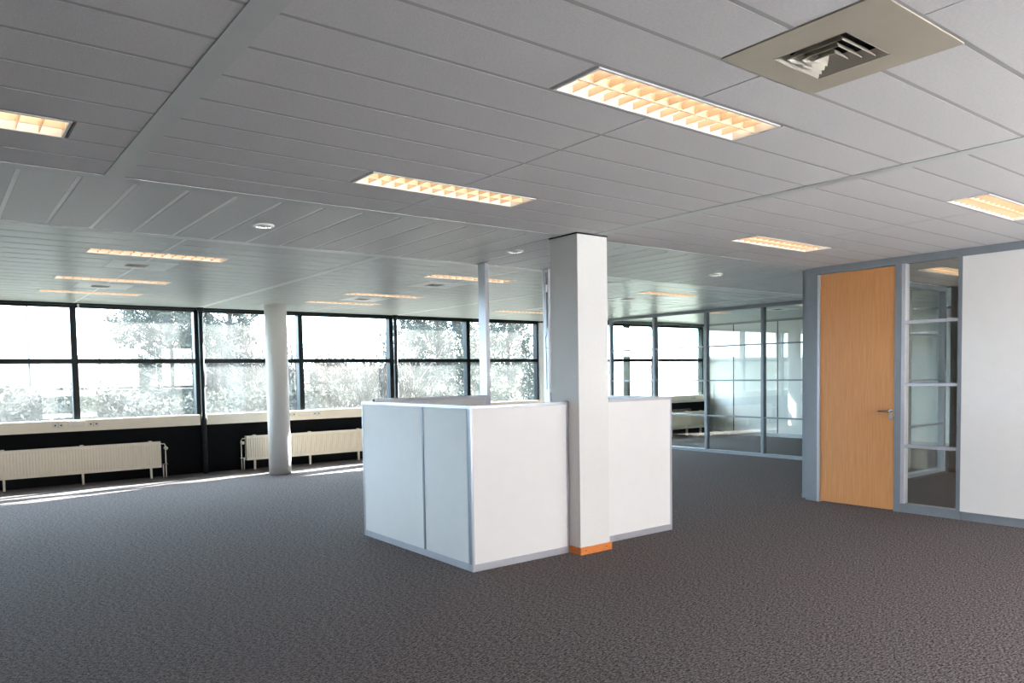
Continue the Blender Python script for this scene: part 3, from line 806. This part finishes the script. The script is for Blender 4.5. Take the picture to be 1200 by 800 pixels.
def quad_leaf(v, f, c, d, n, l, w):
    s = d.cross(n)
    if s.length < 1e-4: s = Vector((1, 0, 0))
    s.normalize(); k = len(v)
    v += [tuple(c - s * w * 0.3), tuple(c + d * l * 0.5 - s * w), tuple(c + d * l), tuple(c + d * l * 0.5 + s * w)]
    f.append((k, k + 1, k + 2, k + 3))
def rv():
    while True:
        p = Vector((random.uniform(-1, 1), random.uniform(-1, 1), random.uniform(-1, 1)))
        if 0.05 < p.length < 1: return p.normalized()
def pine(x, y, height, radius, z_low, label, seed, lean=0.0, dens=1.0):
    random.seed(seed)
    t = empty('pine_tree', (x, y, GZ)); tag(t, label, 'tree', 'pines outside the windows')
    tr = MB(); pts = []
    for i in range(9):
        h = height * i / 8; pts.append((lean * h / height + 0.05 * math.sin(i * 1.3), 0.04 * math.cos(i * 1.7), h))
    tr.tube(pts, [0.13 * (1 - 0.85 * i / 8) + 0.012 for i in range(9)], 8)
    tr.build('trunk', M['bark'], t, smooth=True)
    br = MB(); v, f = [], []
    h = z_low
    while h < height * 0.98:
        u = (h - z_low) / (height - z_low)
        R = radius * (1 - u) ** 0.7 * random.uniform(0.75, 1.15) + 0.15
        n = random.randint(4, 6)
        a0 = random.uniform(0, 6.28)
        for k in range(n):
            a = a0 + 2 * math.pi * k / n + random.uniform(-0.3, 0.3)
            L = R * random.uniform(0.7, 1.1)
            c0 = Vector((lean * h / height, 0, h))
            d = Vector((math.cos(a), math.sin(a), 0.15 + 0.5 * u))
            bp_ = [c0 + d * (L * s) + Vector((0, 0, 0.22 * L * s * s)) for s in (0, 0.35, 0.7, 1.0)]
            br.tube(bp_, [0.028, 0.02, 0.013, 0.006], 5, caps=False)
            m = int(17 * dens * L / 0.8) + 4
            for q in range(m):
                s = random.uniform(0.3, 1.0)
                c = c0 + d * (L * s) + Vector((0, 0, 0.22 * L * s * s)) + rv() * 0.22 * (0.4 + s)
                ax = (d.normalized() * 0.7 + rv() * 0.6 + Vector((0, 0, 0.45))).normalized()
                for _ in range(20):
                    dd = (ax * 0.55 + rv()).normalized()
                    quad_leaf(v, f, c + ax * random.uniform(-0.06, 0.12), dd, rv(), random.uniform(0.12, 0.20), 0.012)
        h += random.uniform(0.26, 0.40)
    br.build('branches', M['bark'], t); raw('needles', v, f, M['needle'], t)['kind'] = 'stuff'
    return t
pine(5.25, 22.0, 7.6, 1.75, 1.3, 'dark pine outside, left of the first dark window post', 3)
pine(7.0, 22.5, 7.0, 1.45, 0.6, 'pale pine outside, directly left of the round column', 5)
pine(13.9, 22.5, 8.2, 2.6, 1.2, 'broad spreading pine outside, left of the tall aluminium post', 11, lean=0.6)
pine(18.0, 23.5, 7.2, 2.2, 0.8, 'dense pine outside, between the two tall posts', 17)

def bush(x, y, w, h, label, seed, mat='leaf', n=6500):
    random.seed(seed)
    t = empty('bush', (x, y, GZ)); tag(t, label, 'bush', 'leafy hedge bushes outside')
    st = MB()
    for k in range(7):
        a = random.uniform(0, 6.28); r = random.uniform(0.2, 0.6) * w
        st.tube([(0.1 * math.cos(a), 0.1 * math.sin(a), 0), (0.5 * r * math.cos(a), 0.5 * r * math.sin(a), h * 0.5), (r * math.cos(a), r * math.sin(a), h * 0.9)], [0.02, 0.014, 0.006], 5, caps=False)
    st.build('stems', M['bark'], t)
    v, f = [], []
    lobes = [(random.uniform(-0.7, 0.7) * w, random.uniform(-0.5, 0.5) * w * 0.8, random.uniform(0.35, 0.82) * h, random.uniform(0.28, 0.48) * w) for _ in range(14)]
    for _ in range(n):
        lx, ly, lz, lr = random.choice(lobes)
        p = rv(); c = Vector((lx, ly, lz)) + Vector((p.x, p.y, p.z * 0.85)) * lr * random.uniform(0.72, 1.05)
        if c.z < 0: continue
        quad_leaf(v, f, c, (p * 0.7 + rv()).normalized(), (p + rv() * 0.7).normalized(), random.uniform(0.09, 0.17), random.uniform(0.025, 0.045))
    raw('leaves', v, f, M[mat], t)['kind'] = 'stuff'
    return t
bl = ['leafy bush outside at the left photo edge', 'leafy bush outside below the lamp post', 'leafy bush outside just left of the first window mullion', 'leafy bush outside just right of the first window mullion', 'leafy bush outside in front of the dark pine', 'leafy bush outside close to the first dark window post', 'leafy bush outside behind the round column']
for i, lb in enumerate(bl):
    bush(0.9 + i * 1.08 + 0.1 * math.sin(i * 2.1), 19.0 + 0.5 * math.sin(i * 1.9), 1.15, 2.35 + 0.25 * math.sin(i * 1.3), lb, 40 + i, 'leaf' if i % 2 else 'leafgrey')
bush(11.0, 19.5, 0.9, 2.5, 'dark leafy bush outside, right of the second dark window post', 60, 'leaf')
bush(12.9, 19.5, 1.0, 2.3, 'leafy bush outside below the spreading pine', 61, 'leafgrey')
bush(14.6, 19.5, 1.0, 2.3, 'leafy bush outside behind the tall aluminium post', 62, 'leaf')

def bare_shrub(x, y, h, label, seed):
    random.seed(seed)
    t = empty('bare_shrub', (x, y, GZ)); tag(t, label, 'shrub', 'leafless shrubs outside')
    m = MB()
    def grow(p, d, L, r, depth):
        q = p + d * L * 0.5 + rv() * L * 0.05; e = p + d * L + rv() * L * 0.1
        m.tube([p, q, e], [r, r * 0.85, r * 0.7], 4, caps=False)
        if depth == 0: return
        for _ in range(random.choice((2, 3, 3))):
            nd = (d + rv() * 0.62 + Vector((0, 0, 0.18))).normalized()
            grow(p + (e - p) * random.uniform(0.45, 1.0), nd, L * random.uniform(0.55, 0.8), r * 0.68, depth - 1)
    for k in range(9):
        d = (Vector((random.uniform(-0.5, 0.5), random.uniform(-0.5, 0.5), 1))).normalized()
        grow(Vector((random.uniform(-0.35, 0.35), random.uniform(-0.3, 0.3), 0)), d, h * random.uniform(0.30, 0.42), 0.036, 4)
    m.build('twigs', M['bark'], t)
    return t
sl_ = ['leafless shrub outside behind the round column', 'leafless shrub outside just right of the round column', 'leafless shrub outside, second right of the round column', 'leafless shrub outside in the middle of its window bay', 'tall leafless shrub outside left of the second dark post', 'leafless shrub outside behind the second dark post']
for i, lb in enumerate(sl_):
    bare_shrub(7.1 + i * 0.66, 19.2 + 0.7 * math.sin(i * 2.3), 4.0 + 0.6 * math.sin(i * 1.7 + 1), lb, 80 + i)
lp = empty('lamp_post', (2.33, 26.0, GZ)); tag(lp, 'slim grey lamp post standing in the field outside', 'lamp post')
MB().tube([(0, 0, 0), (0, 0, 2.3)], 0.06, 10).build('lower_shaft', M['polemetal'], lp, smooth=True)
MB().tube([(0, 0, 2.3), (0, 0, 6.5)], [0.045, 0.03], 10).build('upper_shaft', M['polemetal'], lp, smooth=True)
MB().tube([(0, 0, 6.5), (0.25, 0, 6.7), (0.6, 0, 6.72)], [0.03, 0.03, 0.05], 10).build('lamp_head', M['polemetal'], lp)

# ------------------------------------------------------------------ light
w = bpy.data.worlds.new('World'); scene.world = w; w.use_nodes = True
nt = w.node_tree; nt.nodes.clear()
out = nt.nodes.new('ShaderNodeOutputWorld'); bg = nt.nodes.new('ShaderNodeBackground')
tc = nt.nodes.new('ShaderNodeTexCoord'); sx = nt.nodes.new('ShaderNodeSeparateXYZ')
nt.links.new(tc.outputs['Generated'], sx.inputs[0])
mr = nt.nodes.new('ShaderNodeMapRange'); mr.inputs[1].default_value = -0.7; mr.inputs[2].default_value = 0.7
nt.links.new(sx.outputs['Y'], mr.inputs[0])
mix = nt.nodes.new('ShaderNodeMix'); mix.data_type = 'RGBA'
mix.inputs[6].default_value = (1.16, 1.06, 1.07, 1); mix.inputs[7].default_value = (1.56, 1.92, 2.36, 1)
nt.links.new(mr.outputs[0], mix.inputs[0])
nt.links.new(mix.outputs[2], bg.inputs['Color']); bg.inputs['Strength'].default_value = 4.0
nt.links.new(bg.outputs[0], out.inputs['Surface'])
sun = bpy.data.lights.new('sun', 'SUN'); sun.energy = 120; sun.angle = math.radians(0.6); sun.color = (1.0, 0.95, 0.88)
so = bpy.data.objects.new('sun', sun); col.objects.link(so)
SD = Vector((-1, -0.22, -0.325)).normalized()
so.rotation_euler = SD.to_track_quat('-Z', 'Y').to_euler()

# ------------------------------------------------------------------ camera
YAW, PITCH, ROLL = 0.6552, -0.0494, -0.0163
F_PX, CY = 886.774, 482.74
cy_, sy_ = math.cos(YAW), math.sin(YAW); cp_, sp_ = math.cos(PITCH), math.sin(PITCH)
Fv = Vector((sy_ * cp_, cy_ * cp_, sp_)); R0 = Vector((cy_, -sy_, 0)); U0 = R0.cross(Fv)
cr, sr = math.cos(ROLL), math.sin(ROLL)
Rv = R0 * cr + U0 * sr; Uv = -R0 * sr + U0 * cr
cam = bpy.data.cameras.new('camera'); co = bpy.data.objects.new('camera', cam); col.objects.link(co)
cam.sensor_width = 36.0; cam.lens = F_PX / 1200 * 36.0
cam.shift_y = (CY - 400) / 1200
cam.clip_end = 2000
mw = Matrix.Identity(4)
for i in range(3):
    mw[i][0] = Rv[i]; mw[i][1] = Uv[i]; mw[i][2] = -Fv[i]
mw[2][3] = 1.53
co.matrix_world = mw
scene.camera = co

scene.view_settings.view_transform = 'Standard'; scene.view_settings.look = 'None'
scene.view_settings.gamma = 1.0; scene.view_settings.use_curve_mapping = False
scene.view_settings.exposure = 1.65
try:
    scene.cycles.max_bounces = 16; scene.cycles.diffuse_bounces = 8; scene.cycles.glossy_bounces = 6
    scene.cycles.transparent_max_bounces = 48; scene.cycles.sample_clamp_indirect = 8.0
    scene.cycles.use_denoising = True
except Exception:
    pass
